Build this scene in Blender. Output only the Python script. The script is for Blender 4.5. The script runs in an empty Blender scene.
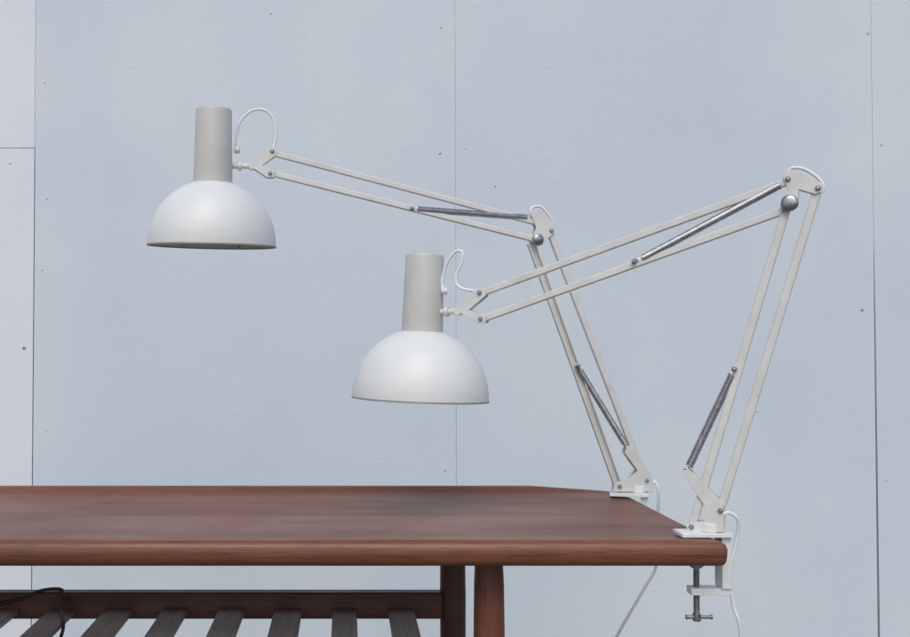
import bpy, bmesh, math, random
from mathutils import Vector, Matrix
random.seed(4)
scene=bpy.context.scene
F=1000.0; PITCH=math.radians(1.4); T=0.64; CH=T+.25; PX=345.0
C=Vector((0,0,CH))
fw=Vector((0,math.cos(PITCH),math.sin(PITCH))); up=Vector((0,-math.sin(PITCH),math.cos(PITCH)))
def ray(px,py): return fw+Vector((1,0,0))*((px-PX)/F)-up*((py-318.5)/F)
def atY(px,py,Y):
    r=ray(px,py); return C+r*(Y/r.y)

# ---------------- materials ----------------
def newmat(name):
    m=bpy.data.materials.new(name); m.use_nodes=True
    nt=m.node_tree; b=nt.nodes['Principled BSDF']; return m,nt,b
def N(nt,t,**k):
    n=nt.nodes.new(t)
    for a,v in k.items(): setattr(n,a,v)
    return n
def ramp(nt,fac,stops):
    r=N(nt,'ShaderNodeValToRGB'); e=r.color_ramp.elements
    e[0].position=stops[0][0]; e[0].color=(*stops[0][1],1)
    e[1].position=stops[-1][0]; e[1].color=(*stops[-1][1],1)
    for p,c in stops[1:-1]:
        x=e.new(p); x.color=(*c,1)
    nt.links.new(fac,r.inputs[0]); return r.outputs[0]
def noise(nt,vec,scale,detail=4,rough=.55):
    n=N(nt,'ShaderNodeTexNoise'); n.inputs['Scale'].default_value=scale
    n.inputs['Detail'].default_value=detail; n.inputs['Roughness'].default_value=rough
    nt.links.new(vec,n.inputs['Vector']); return n.outputs['Fac']
def coords(nt,scale=(1,1,1),rot=(0,0,0),world=False,loc=(0,0,0)):
    g=N(nt,'ShaderNodeMapping')
    g.inputs['Scale'].default_value=scale; g.inputs['Rotation'].default_value=rot; g.inputs['Location'].default_value=loc
    if world:
        t=N(nt,'ShaderNodeNewGeometry'); nt.links.new(t.outputs['Position'],g.inputs[0])
    else:
        t=N(nt,'ShaderNodeTexCoord'); nt.links.new(t.outputs['Object'],g.inputs[0])
    return g.outputs[0]
def bump(nt,b,h,s,d=.001):
    n=N(nt,'ShaderNodeBump'); n.inputs['Strength'].default_value=s; n.inputs['Distance'].default_value=d
    nt.links.new(h,n.inputs['Height']); nt.links.new(n.outputs[0],b.inputs['Normal'])
def mix(nt,a,b_,f,mode='MIX'):
    m=N(nt,'ShaderNodeMix',data_type='RGBA',blend_type=mode)
    if isinstance(f,float): m.inputs[0].default_value=f
    else: nt.links.new(f,m.inputs[0])
    for i,v in ((6,a),(7,b_)):
        if isinstance(v,tuple): m.inputs[i].default_value=(*v,1)
        else: nt.links.new(v,m.inputs[i])
    return m.outputs[2]

def paint(name,c,rough=.4,var=.05,specks=False):
    m,nt,b=newmat(name); v=coords(nt)
    lo=tuple(x*(1-var) for x in c); hi=tuple(min(1,x*(1+var)) for x in c)
    col=ramp(nt,noise(nt,v,28,6),[(.3,lo),(.7,hi)])
    if specks:
        s=ramp(nt,noise(nt,v,160,3,.7),[(.70,(0,0,0)),(.77,(1,1,1))])
        col=mix(nt,col,tuple(x*.65 for x in c),s)
    nt.links.new(col,b.inputs['Base Color'])
    r=ramp(nt,noise(nt,v,60,5),[(.3,(rough-.06,)*3),(.7,(rough+.08,)*3)])
    nt.links.new(r,b.inputs['Roughness'])
    bump(nt,b,noise(nt,v,420,2),.12,.0006)
    return m
def metal(name,c,rough=.3):
    m,nt,b=newmat(name); v=coords(nt)
    nt.links.new(ramp(nt,noise(nt,v,120,4),[(.3,tuple(x*.65 for x in c)),(.7,c)]),b.inputs['Base Color'])
    b.inputs['Metallic'].default_value=1
    nt.links.new(ramp(nt,noise(nt,v,200,4),[(.3,(rough+.12,)*3),(.7,(rough,)*3)]),b.inputs['Roughness']); return m
def wood(name,axis,dark,mid,light,rough=.38,fs=.55):
    m,nt,b=newmat(name)
    def s(a,c): 
        q=[c,c,c]; q[axis]=a; return tuple(q)
    n1=noise(nt,coords(nt,s(.5,12)),1.6,6,.62)
    n2=noise(nt,coords(nt,s(2.2,150)),1.5,6,.7)
    n3=noise(nt,coords(nt,s(16,420)),1.5,2,.5)
    base=ramp(nt,n1,[(.27,dark),(.5,mid),(.73,light)])
    fine=ramp(nt,n2,[(.36,(.55,.50,.47)),(.6,(1.05,1.05,1.05))])
    col=mix(nt,base,fine,fs,'MULTIPLY')
    pores=ramp(nt,n3,[(.35,(.45,.40,.37)),(.43,(1,1,1))])
    col=mix(nt,col,pores,.6,'MULTIPLY')
    wear=ramp(nt,noise(nt,coords(nt,(2,3.5,3.5)),1.4,5,.55),[(.35,(.80,.79,.78)),(.68,(1.14,1.13,1.12))])
    col=mix(nt,col,wear,.9,'MULTIPLY')
    nt.links.new(col,b.inputs['Base Color'])
    rn=noise(nt,coords(nt,(2.2,4,4)),1.3,5,.6)
    nt.links.new(ramp(nt,rn,[(.3,(rough+.14,)*3),(.7,(rough-.05,)*3)]),b.inputs['Roughness'])
    b.inputs['Specular IOR Level'].default_value=.48
    bump(nt,b,n2,.22,.0005)
    return m

M_shade=paint('shade enamel',(.68,.705,.695),.40,.03,False)
M_cap=paint('cap enamel',(.53,.533,.505),.42,.05,False)
M_arm=paint('arm enamel',(.63,.64,.62),.42,.08,True)
M_clamp=paint('clamp enamel',(.74,.76,.76),.4,.07,True)
M_rim=paint('rim trim',(.25,.25,.23),.5,.1)
M_cord=paint('white flex',(.76,.78,.78),.5,.04)
M_black=paint('black rubber',(.015,.015,.017),.5,.2)
M_spring=metal('spring steel',(.62,.63,.65),.32)
M_steel=metal('bolt steel',(.45,.45,.45),.38)
M_knob=metal('knob steel',(.45,.45,.46),.27)
M_teak=wood('teak along',0,(.135,.050,.028),(.195,.074,.041),(.265,.106,.062),.37,.65)
M_teaky=wood('teak slat',1,(.24,.19,.165),(.33,.265,.23),(.42,.345,.30),.5,.6)
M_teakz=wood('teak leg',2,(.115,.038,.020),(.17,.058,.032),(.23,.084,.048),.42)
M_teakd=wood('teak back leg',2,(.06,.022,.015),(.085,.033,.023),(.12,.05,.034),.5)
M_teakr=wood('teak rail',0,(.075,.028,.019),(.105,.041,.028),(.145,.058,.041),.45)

def wallmat(name,c):
    m,nt,b=newmat(name)
    big=ramp(nt,noise(nt,coords(nt,(1,1,1),world=True,loc=(.4,0,.2)),.9,3,.5),[(.33,(c[0]*.90,c[1]*.93,c[2]*.97)),(.66,tuple(min(1,x*1.04) for x in c))])
    fib=ramp(nt,noise(nt,coords(nt,(14,1,300)),1.0,4,.6),[(.3,(.965,.967,.97)),(.7,(1.012,1.012,1.012))])
    col=mix(nt,big,fib,1.0,'MULTIPLY')
    fine=ramp(nt,noise(nt,coords(nt),330,3,.7),[(.3,(.955,.955,.955)),(.7,(1.025,1.025,1.025))])
    col=mix(nt,col,fine,1.0,'MULTIPLY')
    smd=ramp(nt,noise(nt,coords(nt,(2,5,1.3),world=True),1.7,5,.55),[(.48,(0,0,0)),(.78,(.6,.6,.6))])
    col=mix(nt,col,(c[0]*.82,c[1]*.88,c[2]*.95),smd)
    nt.links.new(col,b.inputs['Base Color']); b.inputs['Roughness'].default_value=.6
    a=N(nt,'ShaderNodeMath',operation='ADD')
    nt.links.new(noise(nt,coords(nt,(20,1,260)),1.0,3),a.inputs[0]); nt.links.new(noise(nt,coords(nt),260,3),a.inputs[1])
    bump(nt,b,a.outputs[0],.32,.0010); return m
M_wall=wallmat('painted board',(.612,.675,.722))
M_wall2=wallmat('painted board pale',(.73,.75,.785))
M_dot=paint('painted nail',(.50,.55,.60),.6,.2)
M_fill=paint('filler',(.44,.48,.52),.7,.15)
M_fill2=paint('pale filler',(.66,.68,.71),.7,.1)
M_gap=paint('gap shadow board',(.08,.08,.085),.8,.2)

# ---------------- mesh builder ----------------
class MB:
    def __init__(s): s.v=[]; s.f=[]; s.m=[]
    def add(s,vs,fs,mi=0):
        o=len(s.v); s.v+= [Vector(x) for x in vs]; s.f+=[tuple(i+o for i in f) for f in fs]; s.m+=[mi]*len(fs)
    def obox(s,c,ax,ay,az,mi=0):
        vs=[c+ax*i+ay*j+az*k for i in(-1,1) for j in(-1,1) for k in(-1,1)]
        s.add(vs,[(0,1,3,2),(4,6,7,5),(0,4,5,1),(2,3,7,6),(0,2,6,4),(1,5,7,3)],mi)
    def box(s,a,b,mi=0):
        a=Vector(a);b=Vector(b);h=(b-a)/2
        s.obox((a+b)/2,Vector((h.x,0,0)),Vector((0,h.y,0)),Vector((0,0,h.z)),mi)
    def prism(s,pts,n,t,mi=0):
        k=len(pts); vs=[p-n*t/2 for p in pts]+[p+n*t/2 for p in pts]
        s.add(vs,[tuple(range(k-1,-1,-1)),tuple(range(k,2*k))]+[(i,(i+1)%k,(i+1)%k+k,i+k) for i in range(k)],mi)
    def bar(s,p,q,n,w,d,mi=0,channel=False):
        x=(q-p).normalized(); y=n.cross(x).normalized()
        if channel:
            th=.0014
            prof=[(-w/2,d/2),(-w/2+th,d/2),(-w/2+th,-d/2+th),(w/2-th,-d/2+th),(w/2-th,d/2),(w/2,d/2),(w/2,-d/2),(-w/2,-d/2)]
        else:
            c=.0012
            prof=[(-w/2+c,-d/2),(w/2-c,-d/2),(w/2,-d/2+c),(w/2,d/2-c),(w/2-c,d/2),(-w/2+c,d/2),(-w/2,d/2-c),(-w/2,-d/2+c)]
        k=len(prof)
        vs=[p+y*a+n*b for a,b in prof]+[q+y*a+n*b for a,b in prof]
        if channel:
            caps=[(7,0,1,2),(7,2,3,6),(6,3,4,5),(15,10,9,8),(15,14,11,10),(14,13,12,11)]
        else: caps=[tuple(range(k-1,-1,-1)),tuple(range(k,2*k))]
        s.add(vs,caps+[(i,(i+1)%k,(i+1)%k+k,i+k) for i in range(k)],mi)
    def revolve(s,prof,o,ax,seg=48,mi=0,close=False):
        ax=ax.normalized(); u=ax.orthogonal().normalized(); w=ax.cross(u)
        vs=[]; fs=[]
        for r,z in prof:
            for i in range(seg):
                a=2*math.pi*i/seg; vs.append(o+ax*z+(u*math.cos(a)+w*math.sin(a))*max(r,1e-5))
        K=len(prof); rng=range(K) if close else range(K-1)
        for j in rng:
            for i in range(seg):
                a=j*seg+i;b=j*seg+(i+1)%seg;j2=(j+1)%K
                fs.append((a,b,j2*seg+(i+1)%seg,j2*seg+i))
        s.add(vs,fs,mi)
    def cyl(s,p,q,r,seg=20,mi=0,c=.0006):
        L=(q-p).length; c=min(c,L/3,r/3)
        s.revolve([(0,0),(r-c,0),(r,c),(r,L-c),(r-c,L),(0,L)],p,q-p,seg,mi)
    def tube(s,pts,r,seg=8,mi=0):
        vs=[];fs=[];u=None
        for i,p in enumerate(pts):
            t=(pts[min(i+1,len(pts)-1)]-pts[max(i-1,0)]).normalized()
            if u is None: u=t.orthogonal().normalized()
            u=(u-t*u.dot(t)).normalized(); w=t.cross(u)
            for k in range(seg):
                a=2*math.pi*k/seg; vs.append(p+(u*math.cos(a)+w*math.sin(a))*r)
        for i in range(len(pts)-1):
            for k in range(seg):
                fs.append((i*seg+k,i*seg+(k+1)%seg,(i+1)*seg+(k+1)%seg,(i+1)*seg+k))
        fs.append(tuple(range(seg-1,-1,-1))); fs.append(tuple((len(pts)-1)*seg+k for k in range(seg)))
        s.add(vs,fs,mi)
    def obj(s,name,mats,parent=None,bevel=0,label=None,angle=35):
        lo=Vector([min(v[i] for v in s.v) for i in range(3)]);hi=Vector([max(v[i] for v in s.v) for i in range(3)])
        c=(lo+hi)/2
        me=bpy.data.meshes.new(name); me.from_pydata([v-c for v in s.v],[],s.f)
        if not isinstance(mats,(list,tuple)): mats=[mats]
        for m in mats: me.materials.append(m)
        for p,mi in zip(me.polygons,s.m): p.material_index=mi
        bm=bmesh.new(); bm.from_mesh(me); bmesh.ops.remove_doubles(bm,verts=bm.verts,dist=2e-6)
        bmesh.ops.recalc_face_normals(bm,faces=bm.faces); bm.to_mesh(me); bm.free()
        for p in me.polygons: p.use_smooth=True
        me.set_sharp_from_angle(angle=math.radians(angle))
        o=bpy.data.objects.new(name,me); scene.collection.objects.link(o)
        if bevel:
            b=o.modifiers.new('Bevel','BEVEL'); b.width=bevel; b.segments=2; b.limit_method='ANGLE'; b.angle_limit=math.radians(40)
        if parent is not None:
            o.parent=parent; o.location=c-wloc[parent.name]
        else: o.location=c
        wloc[o.name]=c
        if label: o['label']=label
        return o
wloc={}
def empty(name,loc):
    e=bpy.data.objects.new(name,None); e.empty_display_size=.05; scene.collection.objects.link(e); e.location=loc; wloc[e.name]=Vector(loc); return e
def spline(pts,n=10):
    out=[]
    P=[pts[0]]+list(pts)+[pts[-1]]
    for i in range(1,len(P)-2):
        a,b,c,d=P[i-1],P[i],P[i+1],P[i+2]
        for k in range(n):
            t=k/n
            out.append(.5*((2*b)+(c-a)*t+(2*a-5*b+4*c-d)*t*t+(3*b-a-3*c+d)*t**3))
    out.append(pts[-1]); return out

# ---------------- table ----------------
table=empty('coffee_table',(-.33,1.475,0))
table['label']='long reddish teak coffee table with slatted shelf underneath'; table['category']='table'
def xend(y):
    k=[(1.249,.472),(1.252,.4765),(1.258,.478),(1.30,.4765),(1.35,.4752),(1.5,.473),(1.6,.470),(1.65,.466),(1.68,.458),(1.695,.446),(1.703,.43)]
    if y<=k[0][0]: return k[0][1]
    for (a,b),(c,d) in zip(k,k[1:]):
        if y<=c: return b+(d-b)*(y-a)/(c-a)
    return k[-1][1]
prof=[(1.266,-.0305),(1.2565,-.0285),(1.2515,-.0225),(1.2497,-.0135),(1.2503,-.0055),(1.2527,-.0008),(1.257,.0018),(1.263,.0027),(1.270,.0022),(1.279,.0008),(1.290,-.0004)]
prof+=[(1.30+.02*i,-.0006-.0022*math.sin(math.pi*(i+.5)/18)) for i in range(18)]
prof+=[(1.655,-.0004),(1.672,.0004),(1.679,.0030),(1.6825,.0075),(1.686,.0092),(1.697,.0088),(1.7015,.0062),(1.7025,0),(1.701,-.008),(1.695,-.016),(1.67,-.022),(1.5,-.0262),(1.3,-.0285)]
XL=-1.12
offs=[(0,.35),(.0008,.6),(.0022,.82),(.005,.95),(.010,1),(.04,1),(.08,1),(.13,1),(.25,1)]
mb=MB(); st=[]
for off,s_ in offs:
    lipf=min(1,off/.13)
    row=[]
    for y,z in prof:
        zz = -.012+(z+.012)*s_ if z<=0 else (z*(lipf if y>1.5 else min(1,off/.03))-.012*(1-s_))
        row.append(Vector((xend(y)-off,y,T+zz)))
    st.append(row)
for k in range(1,16):
    f=k/16
    st.append([Vector(((xend(y)-.25)*(1-f)+XL*f,y,T+z)) for y,z in prof])
st.append([Vector((XL,y,T+z)) for y,z in prof]); 
K=len(prof); vs=[v for r in st for v in r]; fs=[]
for i in range(len(st)-1):
    for j in range(K): fs.append((i*K+j,i*K+(j+1)%K,(i+1)*K+(j+1)%K,(i+1)*K+j))
fs.append(tuple(range(K))); fs.append(tuple((len(st)-1)*K+j for j in reversed(range(K))))
mb.add(vs,fs); mb.obj('tabletop',M_teak,table,angle=50)
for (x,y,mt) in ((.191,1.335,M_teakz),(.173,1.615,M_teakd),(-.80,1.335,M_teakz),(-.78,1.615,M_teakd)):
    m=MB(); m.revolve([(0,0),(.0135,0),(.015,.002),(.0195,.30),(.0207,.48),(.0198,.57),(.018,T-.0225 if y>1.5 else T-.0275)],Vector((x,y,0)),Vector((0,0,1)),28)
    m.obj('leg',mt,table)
for x in (.182,-.79):
    m=MB(); m.box((x-.012,1.35,T-.044),(x+.012,1.60,T-.0290)); m.obj('apron',M_teakz,table,bevel=.002)
ZS=CH-.424
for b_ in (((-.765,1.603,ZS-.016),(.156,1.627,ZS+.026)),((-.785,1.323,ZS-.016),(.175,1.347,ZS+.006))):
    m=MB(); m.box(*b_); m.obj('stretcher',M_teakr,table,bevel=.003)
m=MB()
for i in range(9):
    xx=.089-.0897*i; a=.0015*math.sin(i*2.1)
    m.box((xx-.0205+a,1.348,ZS-.008),(xx+.0205-a,1.602,ZS+.002+.0008*math.sin(i*5)))
sh=m.obj('shelf',M_teaky,table,bevel=.002,label='open shelf of greyish brown wooden slats')

# ---------------- lamps ----------------
def make_lamp(P):
    base=P['base']; d=P['dir'].normalized(); n=Vector((0,0,1)).cross(d).normalized()
    if n.y>0: n=-n
    def Q(px,py,off=0):
        r=ray(px,py); t=(base-C).dot(n)/r.dot(n); return C+r*t+n*off
    def Qs(l,off=0): return [Q(a,b,off) for a,b in l]
    e=empty(P['name'],Vector((base.x,base.y,T)))
    e['label']=P['label']; e['category']='desk lamp'; e['group']='clamp-on desk lamps'
    D=.0090
    for nm in ('lower','upper'):
        m=MB()
        for (p,q,w,ch) in P[nm]:
            m.bar(Q(*p),Q(*q),n,w,D,0,ch)
        for (px,py) in P[nm+'_bolts']:
            c=Q(px,py); m.cyl(c-n*.0080,c+n*.0080,.0024,14,1)
            m.revolve([(0,.0028),(.0018,.0024),(.0032,.0008),(.0034,0),(0,0)],c+n*.0080,n,14,1)
        m.obj(nm+'_arm',[M_arm,M_steel],e)
    for p,q in P['springs']:
        a=Q(*p,.0015); b=Q(*q,.0015); L=(b-a).length; x=(b-a)/L; u=n; w=x.cross(u)
        m=MB(); i0=.007; ln=L-2*i0; turns=int(ln/.00212)
        pts=[a,a+x*i0*.8]
        S=10
        for i in range(turns*S+1):
            t=i/(turns*S); ang=2*math.pi*i/S
            pts.append(a+x*(i0+ln*t)+(u*math.cos(ang)+w*math.sin(ang))*.0043)
        pts+= [b-x*i0*.8,b]
        m.tube(pts,.00104,6)
        for c in (a,b):
            m.revolve([(.0034+.0012*math.cos(k*math.pi/4),.0012*math.sin(k*math.pi/4)) for k in range(8)],c,n,14,close=True)
            m.cyl(c-n*.006,c+n*.004,.0021,12)
        m.obj('spring',M_spring,e)
    for nm,polys in P['brackets']:
        m=MB()
        for poly in polys:
            for o in (-.0064,.0064): m.prism(Qs(poly,o),n,.0014)
        m.obj(nm,M_arm,e,bevel=.0004)
    c=Q(*P['knob']); r=P['knob_r']
    m=MB(); m.revolve([(0,.0074),(r,.0074),(r+.0004,.008),(r+.0004,.0125),(r-.0006,.0136),(r*.75,.0146),(r*.45,.0152),(0,.0155)],c,n,32)
    m.cyl(c-n*.011,c-n*.0073,r*.7,20,0)
    m.obj('tightening_knob',M_knob,e,angle=35)
    hc=Q(*P['rim'])
    ax=Vector((math.sin(P['tilt']),-math.sin(P['tilty']),math.cos(P['tilt'])))
    R=.1;H=.1035; pr=[]
    a0=math.acos(.0285/R)
    for i in range(33):
        a=a0*i/32; pr.append((R*math.cos(a),.003+ (H-.003)*math.sin(a)))
    outer=[(R,0.0)]+pr
    inner=[(r_-.0013,z_-.0013 if k>0 else z_) for k,(r_,z_) in enumerate(outer)][::-1]
    m=MB(); m.revolve(outer+inner,hc,ax,96,close=True)
    m.revolve([(R-.0016,-.0012),(R+.0006,-.0012),(R+.0008,.0004),(R+.0002,.0014),(R-.0016,.0006)],hc,ax,96,mi=1,close=True)
    m.obj('lamp_shade',[M_shade,M_rim],e,angle=50)
    ztop=P['capz']; zb=.003+(H-.003)*math.sin(a0)-.0012
    m=MB(); m.revolve([(.027,zb-.002),(.0302,zb),(.0304,zb+.003),(.0280,ztop-.0025),(.0274,ztop-.0008),(.0262,ztop),(.0245,ztop-.0003),(.024,ztop-.003),(0,ztop-.003)],hc,ax,64)
    m.obj('socket_housing',M_cap,e,angle=40)
    m=MB(); m.revolve([(0,.028),(.012,.029),(.022,.036),(.027,.050),(.024,.066),(.014,.082),(.013,.1),(0,.1)],hc,ax,24)
    m.obj('light_bulb',M_cord,e)
    m=MB(); s0=Q(*P['stem'][0]);s1=Q(*P['stem'][1])
    m.cyl(s0,s1,.0042,18); mid=s0.lerp(s1,.35); x=(s1-s0).normalized()
    m.cyl(mid-x*.002,mid+x*.004,.0072,20); m.cyl(s1-n*.007,s1+n*.007,.0062,20)
    m.obj('swivel_joint',M_arm,e)
    g=Q(*P['grommet']); m=MB(); m.cyl(g-Vector((.006,0,0)),g+Vector((.003,0,0)),.0052,16); m.obj('cord_grommet',M_arm,e)
    m=MB(); g=hc+Vector((P['sw'],-.02,0)); m.cyl(g+Vector((0,0,-.006)),g+Vector((0,0,.03)),.002,12); m.obj('light_switch',M_rim,e)
    for pts in P['cords']:
        m=MB(); m.tube(spline([Q(a,b,0) for a,b in pts]),.0021,10); m.obj('power_cord',M_cord,e)
    m=MB(); m.tube(spline([Vector(p) for p in P['tail']]),P['tr'],10); m.obj('power_cord',M_cord,e)
    o=P['clamp']; a=P['clamp_dir'].normalized(); b=Vector((0,0,1)).cross(a); Z=Vector((0,0,1)); o=Vector((o[0],o[1],T))
    m=MB()
    def bx(a0,a1,b0,b1,z0,z1,mi=0): m.obox(o+a*(a0+a1)/2+b*(b0+b1)/2+Z*(z0+z1)/2,a*(a1-a0)/2,b*(b1-b0)/2,Z*(z1-z0)/2,mi)
    bx(-.014,P['plate_len'],-.019,.019,.0022,.0068); bx(-.014,-.002,-.013,.013,-.064,.0020); bx(-.014,.036,-.010,.010,-.073,-.0645)
    cc=Vector((base.x,base.y,T)); m.cyl(cc+Z*.0070,cc+Z*.018,.011,24)
    cl=m.obj('clamp',M_clamp,e,bevel=.0012)
    m=MB(); sc=o+a*.0265
    m.cyl(sc+Z*-.104,sc+Z*-.040,.0034,16)
    for k in range(26): m.revolve([(.0034,-.0008),(.0043,0),(.0034,.0008)],sc+Z*(-.098+k*.0022),Z,14)
    m.cyl(sc+Z*-.040,sc+Z*-.0300,.009,22,0,.003); m.cyl(sc+Z*-.108,sc+Z*-.098,.0052,16)
    m.cyl(sc+Z*-.103-a*.019,sc+Z*-.103+a*.013,.0023,12)
    for t_ in (-.019,.013): m.cyl(sc+Z*-.103+a*(t_-.0012),sc+Z*-.103+a*(t_+.0012),.0031,12)
    m.obj('clamp_screw',M_steel,cl)
    return e

A=dict(name='desk_lamp',label='off-white clamp-on arm lamp, dome shade raised high, at far table edge',
 base=Vector((.477,1.635,T)),dir=Vector((-.681,-.070,0)),
 lower=[((531,243),(618,486),.0125,True),((549,230),(645,480),.0100,False)],
 lower_bolts=[(550,231),(618,486),(645,480),(577,366)],
 upper=[((272,153),(541,224),.0090,False),((270,173),(533,239),.0090,False)],
 upper_bolts=[(272,152),(270,174),(411,209)],
 springs=[((577,366),(627,448)),((413,209),(531,218))],
 brackets=[('elbow_bracket',[[(529,213),(538,209),(553,225),(553,233),(540,246),(530,242),(535,228)]]),
           ('head_bracket',[[(249,166),(268,148),(276,149),(276,156),(262,166),(275,171),(274,178),(267,178)]]),
           ('base_bracket',[[(611,491),(614,482),(628,478),(636,470),(623,452),(626,445),(633,447),(651,478),(652,491)]])],
 knob=(536,240),knob_r=.0085,rim=(212,246),tilt=math.radians(1.0),tilty=math.radians(3.0),capz=.2140,
 stem=((232,166),(252,166)),grommet=(238,150),sw=.045,
 cords=[[(237,150),(236,140),(240,122),(251,111),(264,110),(273,118),(276,134),(273,151)],
        [(531,217),(532,208),(541,207),(551,219),(552,232)]],
 tail=[(.497,1.635,T+.024),(.505,1.63,T+.022),(.509,1.63,T+.004),(.511,1.64,T-.03),(.516,1.66,T-.08),(.519,1.68,T-.126),(.500,1.69,T-.167),(.455,1.70,T-.252),(.41,1.72,T-.36),(.38,1.8,.004)],tr=.0026,
 clamp=(.4775,1.628,0),clamp_dir=Vector((-.045,.014,0)),plate_len=.046)
B=dict(name='desk_lamp',label='off-white clamp-on arm lamp, dome shade hanging low, at near table corner',
 base=Vector((.4705,1.295,T)),dir=Vector((-.359,.175,0)),
 lower=[((786,210),(692,527),.0104,False),((817,192),(722,505),.0104,False)],
 lower_bolts=[(818,189),(692,526),(721,510),(735,369)],
 upper=[((482,293),(789,181),.0096,False),((483,319),(786,210),.0096,False)],
 upper_bolts=[(481,293),(482,319),(635,262),(788,180)],
 springs=[((735,369),(687,471)),((638,261),(786,182))],
 brackets=[('elbow_bracket',[[(783,178),(788,171),(797,171),(822,184),(822,192),(816,195),(799,190),(798,206),(786,212),(780,206),(789,192)]]),
           ('head_bracket',[[(457,310),(476,290),(485,288),(487,296),(470,310),(487,316),(487,323),(479,323)]]),
           ('base_bracket',[[(682,470),(690,469),(708,487),(724,503),(725,531),(688,531),(687,523),(705,520),(707,507),(694,490)]])],
 knob=(790,204),knob_r=.0098,rim=(420,399),tilt=math.radians(2.0),tilty=0,capz=.2125,
 stem=((439,312),(459,311)),grommet=(445,291),sw=.045,
 cords=[[(444,292),(442,281),(447,263),(455,252),(462,252),(462,262),(456,276),(458,286),(468,290),(482,291)],
        [(787,174),(792,168),(804,169),(817,177),(823,185),(822,193)]],
 tail=[(.482,1.285,T+.030),(.491,1.285,T+.033),(.502,1.285,T+.0245),(.5035,1.29,T+.002),(.496,1.29,T-.030),(.494,1.29,T-.056),(.498,1.29,T-.088),(.507,1.29,T-.130),(.52,1.32,T-.3),(.54,1.40,.004)],tr=.0022,
 clamp=(.4795,1.297,0),clamp_dir=Vector((-1,0.0,0)),plate_len=.050)
make_lamp(A); make_lamp(B)

# ---------------- black cable on shelf ----------------
m=MB()
m.tube(spline([Vector(p) for p in [(-.66,1.59,ZS+.0055),(-.60,1.592,ZS+.006),(-.555,1.596,ZS+.009),(-.515,1.600,ZS+.018),(-.485,1.608,ZS+.0285),(-.458,1.614,ZS+.0292),(-.448,1.602,ZS+.024),(-.442,1.57,ZS+.007),(-.425,1.52,ZS-.004),(-.422,1.48,ZS-.04),(-.43,1.48,ZS-.2)]]),.0026,10)
o=m.obj('power_cable',M_black); o['label']='thin black power cable draped over the slatted shelf'; o['category']='cable'

# ---------------- wall ----------------
WY=2.85
wall=empty('panelled_wall',(0,WY+.02,0)); wall['label']='pale blue-grey painted board wall with narrow seams and nail heads'; wall['category']='wall'
def wx(px): return (px-PX)/F*WY
def wz(py): return atY(455,py,WY).z
def panel(pts,mat,yo=0.0):
    m=MB(); y0=WY+yo; y1=WY+.012
    m.prism([Vector((x,(y0+y1)/2,z)) for x,z in pts],Vector((0,1,0)),y1-y0)
    return m.obj('wall_panel',mat,wall,bevel=.0005)
s1=wx(33.5); s2=wx(456); s3=wx(875); zt=2.6; X0=-2.6; X1=3.2
zl=wz(148)
panel([(X0,0),(s1-.0014,0),(s1-.0014,zl-.0008),(X0,zl-.0008)],M_wall2)
panel([(X0,zl+.0008),(s1-.0008,zl+.0008),(s1-.0008,zt),(X0,zt)],M_wall2,-.0012)
panel([(s1+.0012,0),(s2-.0004,0),(s2-.0004,zt),(s1+.0004,zt),(s1+.0004,zl),(s1+.0012,zl-.05)],M_wall)
zs=wz(235); 
panel([(s2+.0004,0),(s3-.0030,0),(s3-.0018,zs-.25),(s3-.0004,zs),(s3-.0004,zt),(s2+.0004,zt)],M_wall)
panel([(s3+.0028,0),(X1,0),(X1,zt),(s3+.0003,zt),(s3+.0003,zs),(s3+.0016,zs-.25)],M_wall,-.0006)
m=MB(); m.box((X0,WY+.0125,0),(X1,WY+.06,zt)); m.obj('backing_board',M_gap,wall)
for (a,b,mt) in (((s2-.0003,WY+.0012,0),(s2+.0003,WY+.0118,zt),M_fill),((s3-.0003,WY+.0012,zs+.01),(s3+.0002,WY+.0118,zt),M_fill),((s1-.0007,WY+.0008,zl+.002),(s1+.0003,WY+.0118,zt),M_fill2),((X0,WY+.0008,zl-.0007),(s1-.002,WY+.0118,zl+.0007),M_fill2)):
    m=MB(); m.box(a,b); m.obj('seam_filler',mt,wall)
m=MB()
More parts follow.
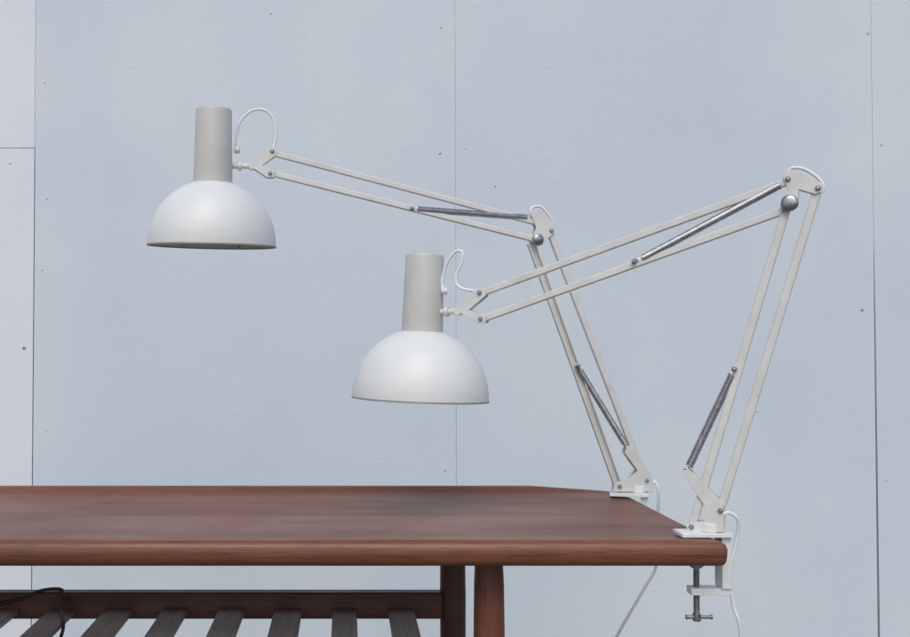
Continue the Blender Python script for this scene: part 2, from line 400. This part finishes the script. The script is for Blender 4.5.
dots=[(45,82,0),(47,198,0),(42,270,0),(24,348,1),(10,163,0),(440,153,1),(466,148,0),(495,186,1),(441,27,0),(881,145,1),(862,310,1),(868,33,0),(757,411,0),(271,13,1),(46,430,0),(445,470,0),(886,480,0)]
for px,py,mi in dots:
    c=atY(px,py,WY-.0004); r=random.choice((.003,.004,.005))
    m.revolve([(0,.0014),(r*.4,.0013),(r*.85,.0007),(r,-.0006)],c,Vector((0,-1,0)),14,mi=mi)
m.obj('nail_heads',[M_dot,M_steel],wall)

# ---------------- ground ----------------
mg,nt,b=newmat('paving concrete')
nt.links.new(ramp(nt,noise(nt,coords(nt),6,8,.6),[(.3,(.11,.11,.105)),(.7,(.17,.165,.155))]),b.inputs['Base Color']); b.inputs['Roughness'].default_value=.9
bump(nt,b,noise(nt,coords(nt),90,6),.4,.004)
m=MB(); m.add([(-60,-60,0),(60,-60,0),(60,60,0),(-60,60,0)],[(0,1,2,3)]); g=m.obj('ground',mg); g['kind']='structure'

# ---------------- light ----------------
w=bpy.data.worlds.new('World'); scene.world=w; w.use_nodes=True; nt=w.node_tree
sky=nt.nodes.new('ShaderNodeTexSky'); sky.sky_type='NISHITA'; sky.sun_disc=False
EL=math.radians(52); AZ=math.radians(190)
sky.sun_elevation=EL; sky.sun_rotation=AZ; sky.air_density=1.0; sky.dust_density=3.0
nt.links.new(sky.outputs[0],nt.nodes['Background'].inputs[0]); nt.nodes['Background'].inputs[1].default_value=.15
L=bpy.data.lights.new('sun','SUN'); L.energy=1.0; L.angle=math.radians(40); L.color=(1,.96,.9)
lo=bpy.data.objects.new('sun',L); scene.collection.objects.link(lo)
sd=Vector((math.sin(AZ)*math.cos(EL),math.cos(AZ)*math.cos(EL),math.sin(EL)))
lo.rotation_euler=sd.to_track_quat('Z','Y').to_euler(); lo.location=(0,-2,4)
scene.view_settings.view_transform='Standard'; scene.view_settings.look='None'; scene.view_settings.exposure=0

cam=bpy.data.cameras.new('camera'); co=bpy.data.objects.new('camera',cam); scene.collection.objects.link(co)
cam.sensor_width=36; cam.lens=F/910*36; cam.shift_x=(455-PX)/910; cam.clip_end=300; cam.clip_start=.01
co.location=C; co.rotation_euler=(math.pi/2+PITCH,0,0); scene.camera=co
